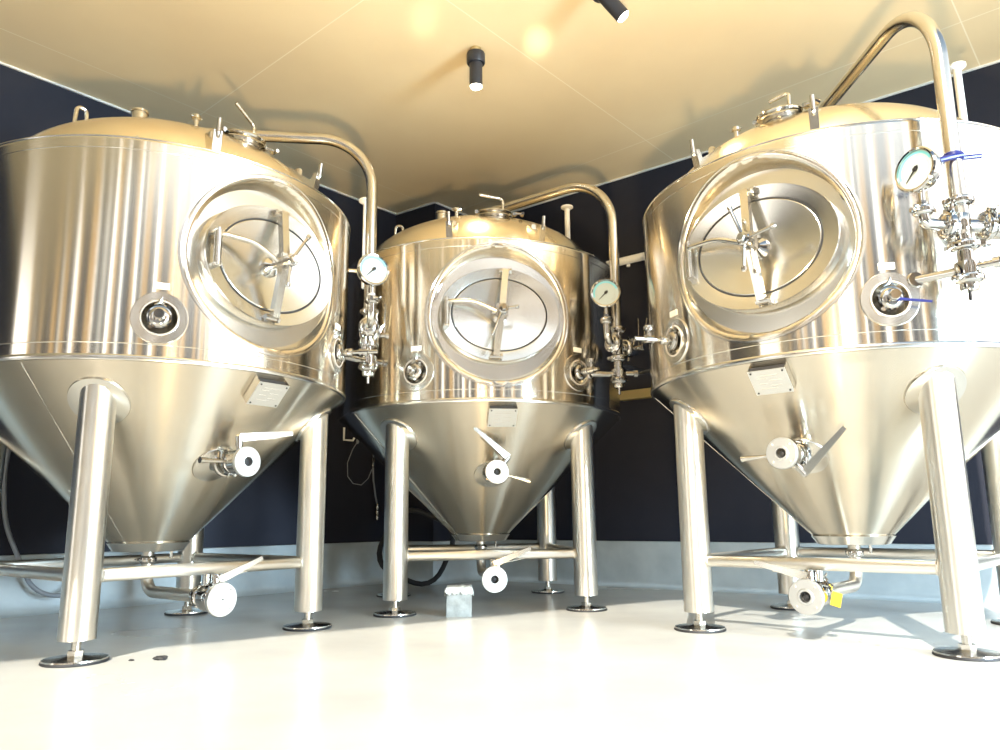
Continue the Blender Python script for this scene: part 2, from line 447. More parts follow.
def gauge(p, d, parent, r=.088):
    d = Vector(d).normalized(); g = empty('pressure_gauge', (0, 0, 0)); g.parent = parent
    mx = axis_mx(p, d)
    # make local Y of mx point up
    z = d; y = (Vector((0, 0, 1)) - z*z.z).normalized(); x = y.cross(z)
    mx = Matrix.Translation(Vector(p)) @ Matrix((x, y, z)).transposed().to_4x4()
    b = B(); b.lathe([(r*.55, -.052), (r*.9, -.046), (r*.95, -.03), (r*.95, -.008), (r*1.03, -.006), (r*1.05, .006), (r*.98, .012), (r*.90, .010), (r*.88, .0)], mx, 48, True, False)
    case = b.build('gauge_case', M['polish'], g)
    f = B(); f.lathe([(r*.9, -.002), (r*.9, .001)], mx, 48); dial = f.build('dial', M['white'], g)
    q = B(); n = 40; inn, out = [], []
    for i in range(n+1):
        a = radians(20) + (radians(200)-radians(20))*i/n
        inn.append(q.bm.verts.new(mx @ Vector((r*.74*cos(a), r*.74*sin(a), .0022)))); out.append(q.bm.verts.new(mx @ Vector((r*.86*cos(a), r*.86*sin(a), .0022))))
    for i in range(n): q.bm.faces.new((inn[i], inn[i+1], out[i+1], out[i]))
    q.build('blue_scale', M['blue'], dial, smooth=False)
    t = B()
    for i in range(28):
        a = radians(-45) + radians(270)*i/27; l = .10 if i % 3 == 0 else .05
        t.box((r*(.70-l/2), 0, .003), (r*l, r*.014, .0008), mx @ Matrix.Rotation(a, 4, 'Z'))
    t.build('scale_marks', M['label_line'], dial, smooth=False)
    k = B(); a = radians(225)
    k.tube([mx @ Vector((-r*.14*cos(a), -r*.14*sin(a), .006)), mx @ Vector((r*.68*cos(a), r*.68*sin(a), .006))], [r*.05, r*.016], 8)
    k.lathe([(r*.10, .003), (r*.10, .010), (r*.04, .012)], mx, 16)
    k.box((-r*.10*cos(a), -r*.10*sin(a), .006), (r*.16, r*.16, .004), mx)
    k.build('needle', M['black'], g)
    s_ = B(); s_.tube([Vector(p)-d*.02-y*r*.9, Vector(p)-d*.02-y*(r+.05)], .014, 12); s_.lathe([(.02, 0), (.02, .022)], axis_mx(Vector(p)-d*.02-y*(r+.045), -y), 6)
    s_.build('gauge_stem', M['polish'], g)
    return g, Vector(p)-d*.02-y*(r+.07)

# ------------------------------------------------------------ one fermentation tank
def make_tank(idx, cx, cy, rot, label, V):
    T = empty('fermentation_tank', (cx, cy, 0), rot); tag(T, label, 'fermentation tank', 'steel conical fermentation tanks')
    o = bpy.data.objects.new('shell', SHELL); COL.objects.link(o); o.parent = T; shell = o
    # seam band between shell and cone
    b = B(); b.lathe([(R-.02, ZS-.012), (R+.001, ZS-.010), (R+.004, ZS-.002), (R+.004, ZS+.008), (R, ZS+.014), (R-.02, ZS+.014)], seg=160, c0=False, c1=False)
    b.build('seam_band', M['plate'], shell)
    b = B(); b.torus(R-.002, .005, Matrix.Translation((0, 0, ZT+.002)), 160, 8); b.build('rim_weld', M['plate'], shell)
    for zz in (ZS+.062, ZT-.052): b = B(); b.torus(R-.0012, .0024, Matrix.Translation((0, 0, zz)), 160, 6); b.build('band_line', M['plate'], shell)
    # cone
    b = B(); pr = [(RB+.004, ZB-.012), (RB+.006, ZB)] + [(cone_r(ZB+(ZS-.006-ZB)*i/24), ZB+(ZS-.006-ZB)*i/24) for i in range(1, 25)]
    b.lathe([(.02, ZB-.02), (RB-.004, ZB-.016)] + pr, seg=144, c0=True, c1=False)
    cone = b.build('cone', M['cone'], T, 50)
    b = B()
    for ph in (-62, 150): b.tube([LP(cone_r(z)+.0005, ph, z) for z in (ZB+.01, .8, ZS-.02)], .0022, 6)
    b.build('cone_weld', M['satin'], cone)
    b = B(); b.lathe([(RB+.010, ZB-.014), (RB+.016, ZB-.004), (RB+.038, ZB+.026), (RB+.032, ZB+.03), (RB, ZB)], seg=96, c0=False, c1=False)
    b.build('cone_end_band', M['plate'], cone)
    b = B(); b.lathe([(.008, 0), (.008, .04)], axis_mx(LP(.11, 60, ZB-.055), (0, 0, 1)), 10); b.build('drain_stub', M['satin'], cone)
    # dome
    b = B(); n = 26; pr = [(RD+.004, ZT+.004)] + [(RD*cos(pi/2*i/n), ZT+.008+HD*sin(pi/2*i/n)) for i in range(n)]
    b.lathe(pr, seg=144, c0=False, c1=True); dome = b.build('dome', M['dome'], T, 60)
    # dome rim cleats
    # legs
    legs = []
    for k in range(4):
        ph = 45 + 90*k
        c = LP(LEGR, ph, 0); b = B(); seg = 36; rl = .072
        lo = b.ring([c + Vector((rl*cos(2*pi*i/seg), rl*sin(2*pi*i/seg), .088)) for i in range(seg)])
        lo2 = b.ring([c + Vector((rl*.86*cos(2*pi*i/seg), rl*.86*sin(2*pi*i/seg), .086)) for i in range(seg)])
        top = []
        for i in range(seg):
            p = c + Vector((rl*cos(2*pi*i/seg), rl*sin(2*pi*i/seg), 0)); r_ = sqrt(p.x**2+p.y**2); p.z = min(cone_z(r_)+.006, ZS-.02); top.append(b.bm.verts.new(p))
        mid = b.ring([c + Vector((rl*cos(2*pi*i/seg), rl*sin(2*pi*i/seg), .5)) for i in range(seg)])
        b.cap(lo2, True); b.bridge(lo2, lo); b.bridge(lo, mid); b.bridge(mid, top)
        lg = b.build('leg', M['leg'], T, 50)
        b = B(); conform_disc(b, ph, 0, .128, cone_surf(ph, cone_z(LEGR-.005)), .007, 48); b.build('leg_pad', M['plate'], lg)
        f = B(); f.lathe([(.018, .018), (.018, .092)], Matrix.Translation(c), 14); f.lathe([(.032, .026), (.032, .046)], Matrix.Translation(c), 6)
        f.build('levelling_screw', M['satin'], lg)
        f = B(); f.lathe([(.122, .009), (.121, .017), (.05, .022), (.034, .027)], Matrix.Translation(c), 36); f.build('foot_plate', M['satin'], lg)
        f = B(); f.lathe([(.122, 0), (.126, .003), (.124, .011)], Matrix.Translation(c), 36); f.build('rubber_pad', M['rubber'], lg)
        legs.append(c)
    for k in range(4):
        a, c = legs[k], legs[(k+1) % 4]; d = (c-a).normalized(); a2 = a+d*.066; c2 = c-d*.066; z = Vector((0, 0, ZBAR))
        b = B(); b.tube([a2+z, c2+z], .0285, 20); b.torus(.031, .004, axis_mx(a2+z+d*.006, d), 20, 6); b.torus(.031, .004, axis_mx(c2+z-d*.006, d), 20, 6)
        b.build('stretcher', M['leg'], T)
    # ---------------- manway
    mw = empty('manway', (0, 0, 0)); mw.parent = T; mw.matrix_local = Matrix.Rotation(radians(MPHI), 4, 'Z')
    def P(x, z, y=0): return Vector((x, -YP-y, MZ+z))
    b = B(); seg = 96; rings = []
    for rho in (.444, .434, .388, .376):
        ring = []
        for i in range(seg):
            a = 2*pi*i/seg; x, z = rho*cos(a), rho*sin(a); ys = sqrt(R*R-x*x) + .004
            k = smooth(.425, .375, rho) if False else min(1, max(0, (.434-rho)/.046)); y = ys*(1-k)+YP*k
            ring.append(b.bm.verts.new((x, -y, MZ+z)))
        rings.append(ring)
    for a, c in zip(rings, rings[1:]): b.bridge(a, c)
    AX, AZ = .358, .284
    el = b.ring([P(AX*.98*cos(2*pi*i/seg), AZ*.98*sin(2*pi*i/seg)) for i in range(seg)])
    b.bridge(rings[-1], el); b.build('collar', M['plate'], mw, 9)
    def ell(name, prof, m, closed=False):
        q = B(); rr = [q.ring([P(ax*cos(2*pi*i/seg), az*sin(2*pi*i/seg), y) for i in range(seg)]) for ax, az, y in prof]
        for a, c in zip(rr, rr[1:]): q.bridge(a, c)
        if closed: q.cap(rr[-1])
        return q.build(name, m, mw, 30)
    ell('door_frame', [(AX*1.02, AZ*1.02, -.012), (AX*.97, AZ*.965, .045), (AX, AZ, .052), (AX+.003, AZ+.003, .060), (AX, AZ, .068), (AX-.012, AZ-.010, .066), (.300, .234, .060), (.291, .226, .058), (.290, .225, .02)], M['plate'])
    ell('gasket', [(.291, .226, .052), (.290, .225, .061), (.2845, .2195, .061), (.284, .219, .050)], M['gasket'])
    ell('door', [(.2855, .2205, .03), (.285, .220, .058), (.279, .214, .061), (.16, .123, .047), (.03, .024, .034), (.01, .008, .034)], M['plate'], True)
    b = B(); tl = V['tilt']
    def bar(x0, z0, x1, z1, y0, y1, wd, th):
        a, c = P(x0, z0, y0), P(x1, z1, y1); d = (c-a).normalized(); s_ = d.cross(Vector((0, 1, 0))).normalized(); o_ = s_.cross(d)
        pr_ = None
        for p in (a, c):
            r_ = b.ring([p + s_*wd/2 + o_*th/2, p - s_*wd/2 + o_*th/2, p - s_*wd/2 - o_*th/2, p + s_*wd/2 - o_*th/2])
            if pr_: b.bridge(pr_, r_)
            else: b.cap(r_, True)
            pr_ = r_
        b.cap(pr_)
    zt_, zb_ = .262, -.262
    bar(tl, zt_, 0, 0, .105, .150, .036, .034); bar(0, 0, -tl, zb_, .150, .105, .036, .034)
    b.box(P(0, 0, .150), (.066, .046, .080), bev=.005)
    yoke = b.build('yoke', M['satin'], mw)
    for sg in (1, -1):
        q = B(); x = sg*tl; z = sg*.262
        q.tube([P(x-.012-.022, z, .085), P(x+.034, z, .085)], .013, 12); q.box(P(x-.022, z, .062), (.010, .06, .036), bev=.003); q.box(P(x+.022, z, .062), (.010, .06, .036), bev=.003)
        q.lathe([(.019, 0), (.019, .012)], axis_mx(P(x+.028, z, .085), (1, 0, 0)), 6)
        q.build('clamp_lug', M['polish'], mw)
    q = B(); q.tube([P(0, 0, .035), P(0, 0, .225)], .014, 14); q.lathe([(.030, 0), (.030, .035), (.024, .04)], axis_mx(P(0, 0, .175), (0, -1, 0)), 20); q.lathe([(.021, 0), (.021, .02), (.016, .026)], axis_mx(P(0, 0, .213), (0, -1, 0)), 6)
    q.lathe([(.05, 0), (.045, .02), (.02, .04)], axis_mx(P(0, 0, .036), (0, -1, 0)), 24)
    q.build('clamp_screw', M['polish'], mw)
    for ang, L_ in V['spokes']:
        q = B(); a = radians(ang); d = Vector((cos(a), 0, sin(a))); c0 = P(0, 0, .198); kk = -.02
        q.tube([c0 + d*.02, c0 + d*L_ + Vector((0, -.012, 0))], .008, 10); q.lathe([(.008, -.004), (.012, 0), (.012, .016), (.008, .02)], axis_mx(c0+d*L_+Vector((0, -.012, 0)), d), 12)
        q.build('hand_spoke', M['polish'], mw)
    q = B(); hx = -.318
    q.tube([P(hx, .075, .10), P(hx, -.085, .10)], .017, 16); q.lathe([(.012, 0), (.012, .012)], axis_mx(P(hx, .075, .10), (0, 0, 1)), 12)
    for z in (.072, -.082): q.box(P(hx, z, .078), (.034, .066, .014), bev=.003)
    q.build('hinge', M['satin'], mw)
    q = B(); q.tube(fillet([P(hx, .058, .10), P(hx+.02, .058, .118), P(hx+.16, .058, .135), P(-.02, .0+V['arm'], .135)], .05), .012, 12); q.build('hinge_arm', M['satin'], mw)
    # ---------------- sample ports with radial fittings
    for j, (ph, z) in enumerate(PORTS):
        pt = empty('port', (0, 0, 0)); pt.parent = T
        b = B(); conform_disc(b, ph, z, .115, cyl_surf(ph, z), .005, 48, hole=.078); b.build('port_pad', M['plate'], pt)
        a = radians(ph); n_ = Vector((sin(a), -cos(a), 0)); s_ = Vector((cos(a), sin(a), 0)); mx = axis_mx(LP(R, ph, z), n_)
        b = B(); b.lathe([(.001, -.058), (.05, -.055), (.070, -.038), (.076, -.01), (.079, .009), (.074, .011), (.0745, .0)], mx, 40, False, False); b.build('port_cup', M['plate'], pt)
        b = B(); b.torus(.0745, .004, mx @ Matrix.Translation((0, 0, .009)), 40, 8); b.build('port_ring', M['label_line'], pt)
        b = B(); b.lathe([(.022, -.055), (.022, .02)], mx, 20); b.build('ferrule', M['polish'], pt)
        tri_clamp('clamp', LP(R+.012, ph, z), n_, .042, pt, wing=(s_*.6+Vector((0, 0, .8))))
        vlv = B(); L_ = V['stub'][j]
        vlv.tube([LP(R+.02, ph, z), LP(R+L_, ph, z)], .011, 12); vlv.lathe([(.02, 0), (.022, .006), (.022, .036), (.02, .04)], axis_mx(LP(R+.045, ph, z), n_), 16)
        if L_ > .15:
            c = LP(R+L_*.66, ph, z); vlv.lathe([(.016, -.02), (.016, .03), (.012, .034), (.012, .044), (.024, .046), (.026, .06), (.024, .066)], Matrix.Translation(c), 16)
            vlv.lathe([(.02, -.022), (.02, .022)], axis_mx(c, n_), 14)
        vlv.build('sample_valve', M['polish'], pt)
        if V['blue'] == j:
            q = B(); st = LP(R+.05, ph, z-.01); q.tube([st, st + s_*.05 + Vector((0, 0, -.008)), st + s_*.14 + Vector((0, 0, -.022))], [.008, .006, .005], 8); q.build('blue_lever', M['bluep'], pt)['label'] = 'blue plastic handle'
        b = B(); sf = cyl_surf(ph, z+.142); v_ = []
        for u, vv in ((-.032, -.014), (0, -.014), (.032, -.014), (.032, .014), (0, .014), (-.032, .014)):
            p, nn = sf(u, vv); v_.append((p, nn))
        f1 = b.ring([p+nn*.004 for p, nn in v_]); f0 = b.ring([p-nn*.002 for p, nn in v_]); b.bridge(f0, f1); b.cap(f1); b.build('port_tag', M['tag'], pt, smooth=False)
    # ---------------- nameplate on a stand-off bracket
    npl = empty('nameplate', (0, 0, 0)); npl.parent = T
    sf = cone_surf(1.2, 1.158)
    p00, n0 = sf(0, 0); sl = (sf(0, .1)[0]-p00).normalized(); sd_ = Vector((cos(radians(1.2)), sin(radians(1.2)), 0))
    mx = Matrix.Translation(p00) @ Matrix((sd_, sl, n0)).transposed().to_4x4()
    b = B(); W2, H2, D2 = .083, .066, .045
    b.box((0, 0, D2), (W2*2, H2*2, .004), mx, .001)
    plate = b.build('name_panel', M['bright'], npl)
    b = B(); b.box((-W2+.002, 0, D2/2), (.003, H2*2, D2), mx); b.box((W2-.002, 0, D2/2), (.003, H2*2, D2), mx); b.box((0, -H2+.002, D2/2), (W2*2, .003, D2), mx)
    b.build('bracket', M['satin'], npl)
    b = B(); b.box((0, H2-.012, D2/2), (W2*2-.008, .003, D2-.004), mx); b.build('bracket_shadow_gap', M['dark'], npl).name = 'bracket_shade'  # dark strip standing in for the shade behind the nameplate's top edge
    b = B()
    for x in (-.07, .07):
        for y in (-.054, .054): B().lathe([(.0045, D2+.001), (.0045, D2+.005)], mx @ Matrix.Translation((x, y, 0)), 8).build('rivet', M['black'], plate)
    
    b = B()
    for i, (x0, x1) in enumerate(((-.045, .045), (-.05, -.01), (.0, .05), (-.05, -.015), (0, .045), (-.05, .02))):
        b.box(((x0+x1)/2, .036-.014*i, D2+.0025), (x1-x0, .0022, .0008), mx)
    b.build('engraved_lines', M['label_line'], plate, smooth=False)
    # ---------------- racking port on the cone
    rk = empty('racking_valve', (0, 0, 0)); rk.parent = T
    b = B(); conform_disc(b, 0, .83, .108, cone_surf(0, .825), .006, 48); b.build('weld_pad', M['plate'], rk)
    b = B(); b.tube([LP(.50, 0, .83), LP(.70, 0, .825)], .036, 24); b.lathe([(.062, 0), (.066, .006), (.066, .022), (.06, .028)], axis_mx(LP(.64, 0, .826), (0, -1, 0)), 32)
    b.build('neck', M['polish'], rk)
    tri_clamp('clamp', LP(.705, 0, .825), (0, -1, 0), .048, rk, wing=V['rkwing'])
    b = B(); b.lathe([(.04, 0), (.058, .008), (.058, .06), (.04, .07)], axis_mx(LP(.735, 0, .825), (0, -1, 0)), 32); b.build('valve_body', M['polish'], rk)
    disc_face('end_flange', LP(.835, 0, .822), (0, -1, 0), .070, rk)
    a = radians(V['rkstem']); d = Vector((cos(a), 0, sin(a))); c0 = LP(.77, 0, .822)
    q = B(); q.tube([c0 + d*.05, c0 + d*.10], .013, 12); q.lathe([(.018, 0), (.018, .045), (.014, .05)], axis_mx(c0+d*.078, d), 16); q.build('stem', M['polish'], rk)
    q = B(); a2 = radians(V['rklever']); e_ = Vector((cos(a2), -.1, sin(a2))); lever(q, c0+d*.115+Vector((0, -.012, 0)), e_, .27, Vector((0, -1, 0)), .036, .006, .01); lever(q, c0+d*.10+Vector((0, .02, 0)), e_, .23, Vector((0, -1, 0)), .008, .007, -.0)
    q.build('lever', M['satin'], rk)
    q = B(); a3 = radians(V['rkrod']); e_ = Vector((cos(a3), -.05, sin(a3))); q.tube([c0+e_*.05, c0+e_*.085, c0+e_*.16, c0+e_*.21], [.006, .006, .011, .015], 12); q.build('sample_rod', M['satin'], rk)
    # ---------------- bottom outlet with valve
    ot = empty('outlet', (0, 0, 0)); ot.parent = T
    b = B(); b.tube(fillet([(0, 0, ZB-.01), (0, 0, .205), (0, -.50, .205)], .085), .030, 20); b.build('outlet_pipe', M['leg'], ot)
    tri_clamp('clamp', (0, -.505, .204), (0, -1, 0), .044, ot, wing=(.8, 0, .6))
    tri_clamp('clamp', (0, -.002, ZB-.06), (0, 0, 1), .036, ot, wing=(.3, .9, 0))
    b = B(); b.lathe([(.04, 0), (.060, .01), (.064, .02), (.064, .09), (.05, .10)], axis_mx((0, -.555, .203), (0, -1, 0)), 32); b.build('valve_body', M['polish'], ot)
    disc_face('end_flange', (0, -.692, .20), (0, -1, 0), .077, ot, bore=.024 if V['bore'] else .0035)
    q = B(); q.lathe([(.02, 0), (.02, .05)], Matrix.Translation((V['bs']*.03, -.60, .262)), 16); q.lathe([(.021, 0), (.021, .05), (.018, .056)], Matrix.Translation((0, -.63, .258)), 16); q.build('stem', M['polish'], ot)
    q = B(); a2 = radians(V['blever']); e_ = Vector((cos(a2), 0, sin(a2))); lever(q, (0, -.655, .285), e_, .24, Vector((0, -1, 0)), .036, .005, .012); lever(q, (.01*V['bs'], -.625, .282), Vector((cos(a2), 0, sin(a2)*.45)), .18, Vector((0, -1, 0)), .007, .007)
    q.build('lever', M['satin'], ot)
    if V['yellow']:
        q = B(); q.box((0, 0, 0), (.045, .006, .062), Matrix.Translation((.088, -.57, .185)) @ Matrix.Rotation(.25, 4, 'Y'), .002); q.tube([(.07, -.57, .225), (.075, -.57, .235), (.062, -.57, .248)], .0025, 6)
        q.build('hanging_tag', M['yellow'], ot)['label'] = 'yellow tag hanging from valve'
    # ---------------- dome top: hatch, lugs, nozzles, lifting eye
    def dn(r, ph):
        e1 = Vector((r/RD**2, (dome_z(r)-ZT)/HD**2)).normalized(); a_ = radians(ph); return Vector((sin(a_)*e1.x, -cos(a_)*e1.x, e1.y))
    hp = LP(.60, 3, dome_z(.60)); hn = (dn(.60, 3)*.5 + Vector((0, 0, .9))).normalized(); mx = axis_mx(hp, hn)
    ht = empty('top_hatch', (0, 0, 0)); ht.parent = T
    b = B(); b.lathe([(.084, -.06), (.082, .010), (.092, .015)], mx, 40, False, False); b.build('hatch_neck', M['satin'], ht)
    b = B(); b.lathe([(.092, .015), (.108, .017), (.112, .025), (.108, .033), (.094, .035)], mx, 40, False, False); b.lathe([(.118, -.003), (.115, .004)], mx, 40, False, False)
    b.box((0, 0, 0), (.03, .05, .022), mx @ Matrix.Translation((.132, .0, .025)), .004); b.box((0, 0, 0), (.022, .03, .022), mx @ Matrix.Translation((-.122, .0, .025)), .004)
    hc = b.build('hatch_clamp', M['polish'], ht)
    q = B(); q.tube([mx @ Vector((.132, -.02, .025)), mx @ Vector((.18, -.025, .025))], .008, 8); q.tube([mx @ Vector((.18, -.05, .025)), mx @ Vector((.185, 0, .025))], [.010, .016], 8); q.build('clamp_knob', M['polish'], hc)
    b = B(); b.lathe([(.092, .027), (.090, .037), (.06, .045), (.02, .048)], mx, 40); b.build('hatch_lid', M['satin'], ht)
    b = B(); c = mx @ Vector((.055, 0, .040)); b.tube(fillet([c, c + Vector((0, 0, .085)), c + Vector((V['hx'], -.03, .085+V['hz']))], .02), .010, 12); b.build('hatch_handle', M['satin'], ht)
    for sg in (-1, 1):
        ph = 18*sg; a_ = radians(ph); n_ = Vector((sin(a_), -cos(a_), 0)); s_ = Vector((cos(a_), sin(a_), 0)); U = Vector((0, 0, 1))
        b = B(); base = LP(.80, ph, 2.225)
        poly = [(0.0, .0), (.125, .0), (.150, .11), (.128, .115), (.110, .075), (.04, .12), (-.01, .165), (-.06, .17), (-.05, .10)]
        l1 = b.ring([base + n_*x + U*z + s_*.020 for x, z in poly]); l2 = b.ring([base + n_*x + U*z - s_*.020 for x, z in poly]); b.bridge(l1, l2); b.cap(l1); b.cap(l2, True)
        b.tube(fillet([base+n_*.115+U*.08, base+n_*.150+U*.085, base+n_*.158+U*.165], .02), .011, 10)
        b.box(base+n_*.02+U*.09, (.028, .028, .14), bev=.003)
        b.build('hook_lug', M['satin'], T)
    p = LP(.30, -70, dome_z(.30)); b = B(); b.lathe([(.040, -.02), (.040, .11), (.046, .112), (.046, .125), (.03, .13)], Matrix.Translation(p), 24); nz = b.build('dome_nozzle', M['satin'], T)
    p = LP(.34, 120, dome_z(.34)); b = B(); b.lathe([(.035, -.02), (.035, .05), (.05, .053), (.05, .07), (.03, .08)], Matrix.Translation(p), 24); b.build('dome_nozzle', M['satin'], T)
    p = LP(.60, -77, dome_z(.60)-.01); b = B(); b.tube(fillet([p + Vector((-.03, .0, 0)), p + Vector((-.022, .0, .10)), p + Vector((.022, 0, .10)), p + Vector((.03, 0, 0))], .03), .010, 10); b.build('lifting_eye', M['satin'], T)
    p = LP(.60, -21, dome_z(.60)-.01); b = B(); b.tube([p, p+Vector((0, 0, .05))], .012, 10); b.lathe([(.012, 0), (.022, .006), (.022, .022), (.012, .03)], Matrix.Translation(p+Vector((0, 0, .05))), 14); b.tube([p+Vector((-.03, 0, .065)), p+Vector((.03, 0, .065))], .005, 8); b.build('relief_valve', M['polish'], T)
    # ---------------- pipe arching from the dome top down the side
    ap = empty('cleaning_pipe', (0, 0, 0)); ap.parent = T
    PR, PP = 1.10, 45
    top = [LP(.09, 55, dome_z(0)+.14), LP(PR, PP, V['arch']), LP(PR, PP, 1.64)]
    b = B(); b.tube(fillet(top, V['bend'], 14), .032, 24); b.build('arched_pipe', M['satin'], ap)
    p = LP(.06, 45, dome_z(0)+.0); b = B(); b.tube([p-Vector((0, 0, .02)), p + Vector((0, 0, .12))], .03, 20); b.lathe([(.03, 0), (.036, .01), (.036, .04), (.02, .05)], Matrix.Translation(p+Vector((0, 0, .10))), 20); b.build('spray_ball_head', M['polish'], ap)
    tri_clamp('clamp', p+Vector((0, 0, .05)), (0, 0, 1), .040, ap)
    g, gs = gauge(LP(1.14, 36, 1.905), Vector((sin(radians(V['gf'])), -cos(radians(V['gf'])), .04)), ap)
    # valve cluster
    dz = V['cz']
    vc = empty('valve_cluster', (0, 0, 0)); vc.parent = T
    a_ = radians(45); n_ = Vector((sin(a_), -cos(a_), 0)); s_ = Vector((cos(a_), sin(a_), 0)); U = Vector((0, 0, 1)); ctr = LP(PR, PP, 0)
    tri_clamp('clamp', gs - U*.012, U, .034, vc, wing=-s_)
    el_end = ctr + U*(1.56+dz) - s_*.03
    b = B(); b.tube(fillet([gs - U*.02, Vector((gs.x, gs.y, 1.56+dz)), el_end], .09), .023, 18); b.build('elbow', M['polish'], vc)
    for z, r_ in ((1.66, .046), (1.475, .05)): tri_clamp('clamp', ctr + U*(z+dz), U, r_, vc, wing=(s_ if z > 1.6 else n_*.5+s_*.6))
    b = B(); b.lathe([(.030, 1.46), (.030, 1.53), (.034, 1.54), (.034, 1.60), (.030, 1.61), (.030, 1.66)], Matrix.Translation(ctr+U*dz), 24); b.tube([ctr+U*(1.56+dz)-s_*.07, ctr+U*(1.56+dz)+s_*.10], .028, 20); b.build('tee', M['polish'], vc)
    tri_clamp('clamp', ctr + U*(1.56+dz) + s_*.10, s_, .050, vc, wing=U*.8+n_*.4); tri_clamp('clamp', ctr + U*(1.56+dz) - s_*.06, s_, .046, vc, wing=U)
    b = B(); b.lathe([(.030, 0), (.052, .006), (.055, .03), (.052, .054), (.03, .06)], axis_mx(ctr+U*(1.56+dz)+s_*.115, s_), 24); b.lathe([(.014, 0), (.014, .06), (.02, .062), (.02, .08)], axis_mx(ctr+U*(1.56+dz)+s_*.145+n_*.03, n_), 14); b.tube([ctr+U*(1.56+dz)+s_*.17, ctr+U*(1.56+dz)+s_*.24], .027, 20); b.build('side_valve', M['polish'], vc)
    q = B(); lever(q, ctr+U*(1.57+dz)+s_*.145+n_*.10, s_*.25+U, .19, n_, .030, .006, .02); lever(q, ctr+U*(1.57+dz)+s_*.125+n_*.085, s_*.05+U, .18, n_, .007, .007, .0); q.build('lever', M['satin'], vc)
    # lower block: butterfly body, tee into the side outlet
    b = B(); b.lathe([(.028, 1.33), (.028, 1.35), (.046, 1.355), (.048, 1.38), (.046, 1.405), (.03, 1.41), (.03, 1.47)], Matrix.Translation(ctr+U*dz), 24); b.lathe([(.014, 0), (.014, .06), (.022, .062), (.022, .085)], axis_mx(ctr+U*(1.38+dz)+n_*.03+s_*.01, (n_+s_)), 14)
    b.lathe([(.03, 1.29), (.034, 1.30), (.034, 1.33), (.03, 1.34)], Matrix.Translation(ctr+U*dz), 20); b.tube([ctr+U*(1.30+dz), ctr+U*(1.25+dz)], .009, 10)
    b.build('drain_valve', M['polish'], vc)
    q = B(); q.tube([ctr+U*(1.385+dz)+n_*.05+s_*.06, ctr+U*(1.39+dz)+n_*.07+s_*.13, ctr+U*(1.42+dz)+n_*.09+s_*.25], [.008, .011, .019], 12); q.build('lever', M['satin'], vc)
    tri_clamp('clamp', ctr + U*(1.34+dz), U, .046, vc, wing=-s_)
    b = B(); b.tube([ctr+U*(1.375+dz)-s_*.03-n_*.02, LP(R+.0, 37, 1.375+dz)], .018, 14); b.lathe([(.03, 0), (.034, .01), (.03, .02)], axis_mx(LP(R-.002, 37, 1.375+dz), LP(1, 40, 0)), 18); b.build('bracket_tube', M['polish'], vc)
    if V['sidepipe']:
        b = B(); b.tube([ctr+U*(1.44+dz)+s_*.02, ctr+U*(1.44+dz)+s_*.32], .026, 18); b.build('side_outlet', M['satin'], vc)
    if V['tie']:
        b = B(); b.lathe([(.034, 0), (.038, .003), (.038, .03), (.034, .033)], Matrix.Translation(LP(PR, PP, 1.955)), 20); b.tube([LP(PR+.03, PP+1, 1.97), LP(PR+.035, PP-2, 1.955), LP(PR+.02, 38, 1.935)], .012, 10); b.tube([LP(PR, PP+1, 1.97), LP(PR+.01, PP+6, 1.98)], .010, 8)
        b.build('blue_tie', M['bluep'], vc)['label'] = 'blue plastic pipe tie'
    # small rim studs
    b = B()
    for ph in (-38, 43): b.lathe([(.008, 0), (.008, .012), (.004, .016)], axis_mx(LP(R-.01, ph, ZT), (0, 0, 1)), 10)
    b.build('rim_studs', M['satin'], shell)
    # vent pipe with a flat cap
    if V['vent']:
        r_, ph, z0, z1 = V['vent']
        vp = LP(r_, ph, 0); b = B(); b.tube([vp+U*z0, vp+U*z1], .021, 16); vo = b.build('vent_pipe', M['conduit'], T)
        q = B(); q.lathe([(.03, z1-.01), (.048, z1), (.048, z1+.012), (.03, z1+.02)], Matrix.Translation(vp), 24); q.build('vent_cap', M['conduit'], vo)
        if r_ > R:
            q = B(); q.tube([vp+U*(z0+.1), LP(R-.01, ph, z0+.1)], .012, 10); q.build('vent_bracket', M['satin'], vo)
    return T

_t = tank_shell_mesh()
_o = _t.build('shell', M['shell'], None, 55); SHELL = _o.data; bpy.data.objects.remove(_o)

make_tank(0, -1.8301, 4.0288, .9150, 'steel conical tank cut off by the left edge of the photo, beside the left wall',
    dict(tilt=.012, spokes=[(58, .15), (-100, .12)], arm=.0, stub=(.05, .22), blue=None, rkwing=(-.3, 0, .9), rkstem=95, rklever=8, rkrod=180,
         bs=-1, blever=22, bore=False, yellow=False, hx=-.13, hz=.06, arch=2.76, bend=.30, gf=-22, sidepipe=False, tie=False, cz=.05, vent=(1.075, 53, 1.9, 2.44)))
make_tank(1, -.1428, 5.30, .1449, 'middle steel conical tank, farthest back, standing near the room corner',
    dict(tilt=.03, spokes=[(5, .07), (-112, .16)], arm=.0, stub=(.05, .17), blue=None, rkwing=(.6, 0, -.8), rkstem=50, rklever=140, rkrod=-15,
         bs=1, blever=22, bore=True, yellow=False, hx=-.16, hz=.01, arch=2.75, bend=.34, gf=-18, sidepipe=True, tie=False, cz=.05, vent=(.80, 112, 2.3, 2.98)))
make_tank(2, 1.7949, 3.9677, -.7371, 'steel conical tank at the right edge, with a yellow tag on its bottom valve',
    dict(tilt=-.02, spokes=[(108, .15), (-92, .13), (8, .13)], arm=.0, stub=(.22, .05), blue=1, rkwing=(.3, 0, -.9), rkstem=-50, rklever=42, rkrod=183,
         bs=1, blever=167, bore=True, yellow=True, hx=-.09, hz=-.03, arch=2.78, bend=.36, gf=-24, sidepipe=False, tie=True, cz=.12, vent=(.807, 127.4, 2.3, 3.03)))

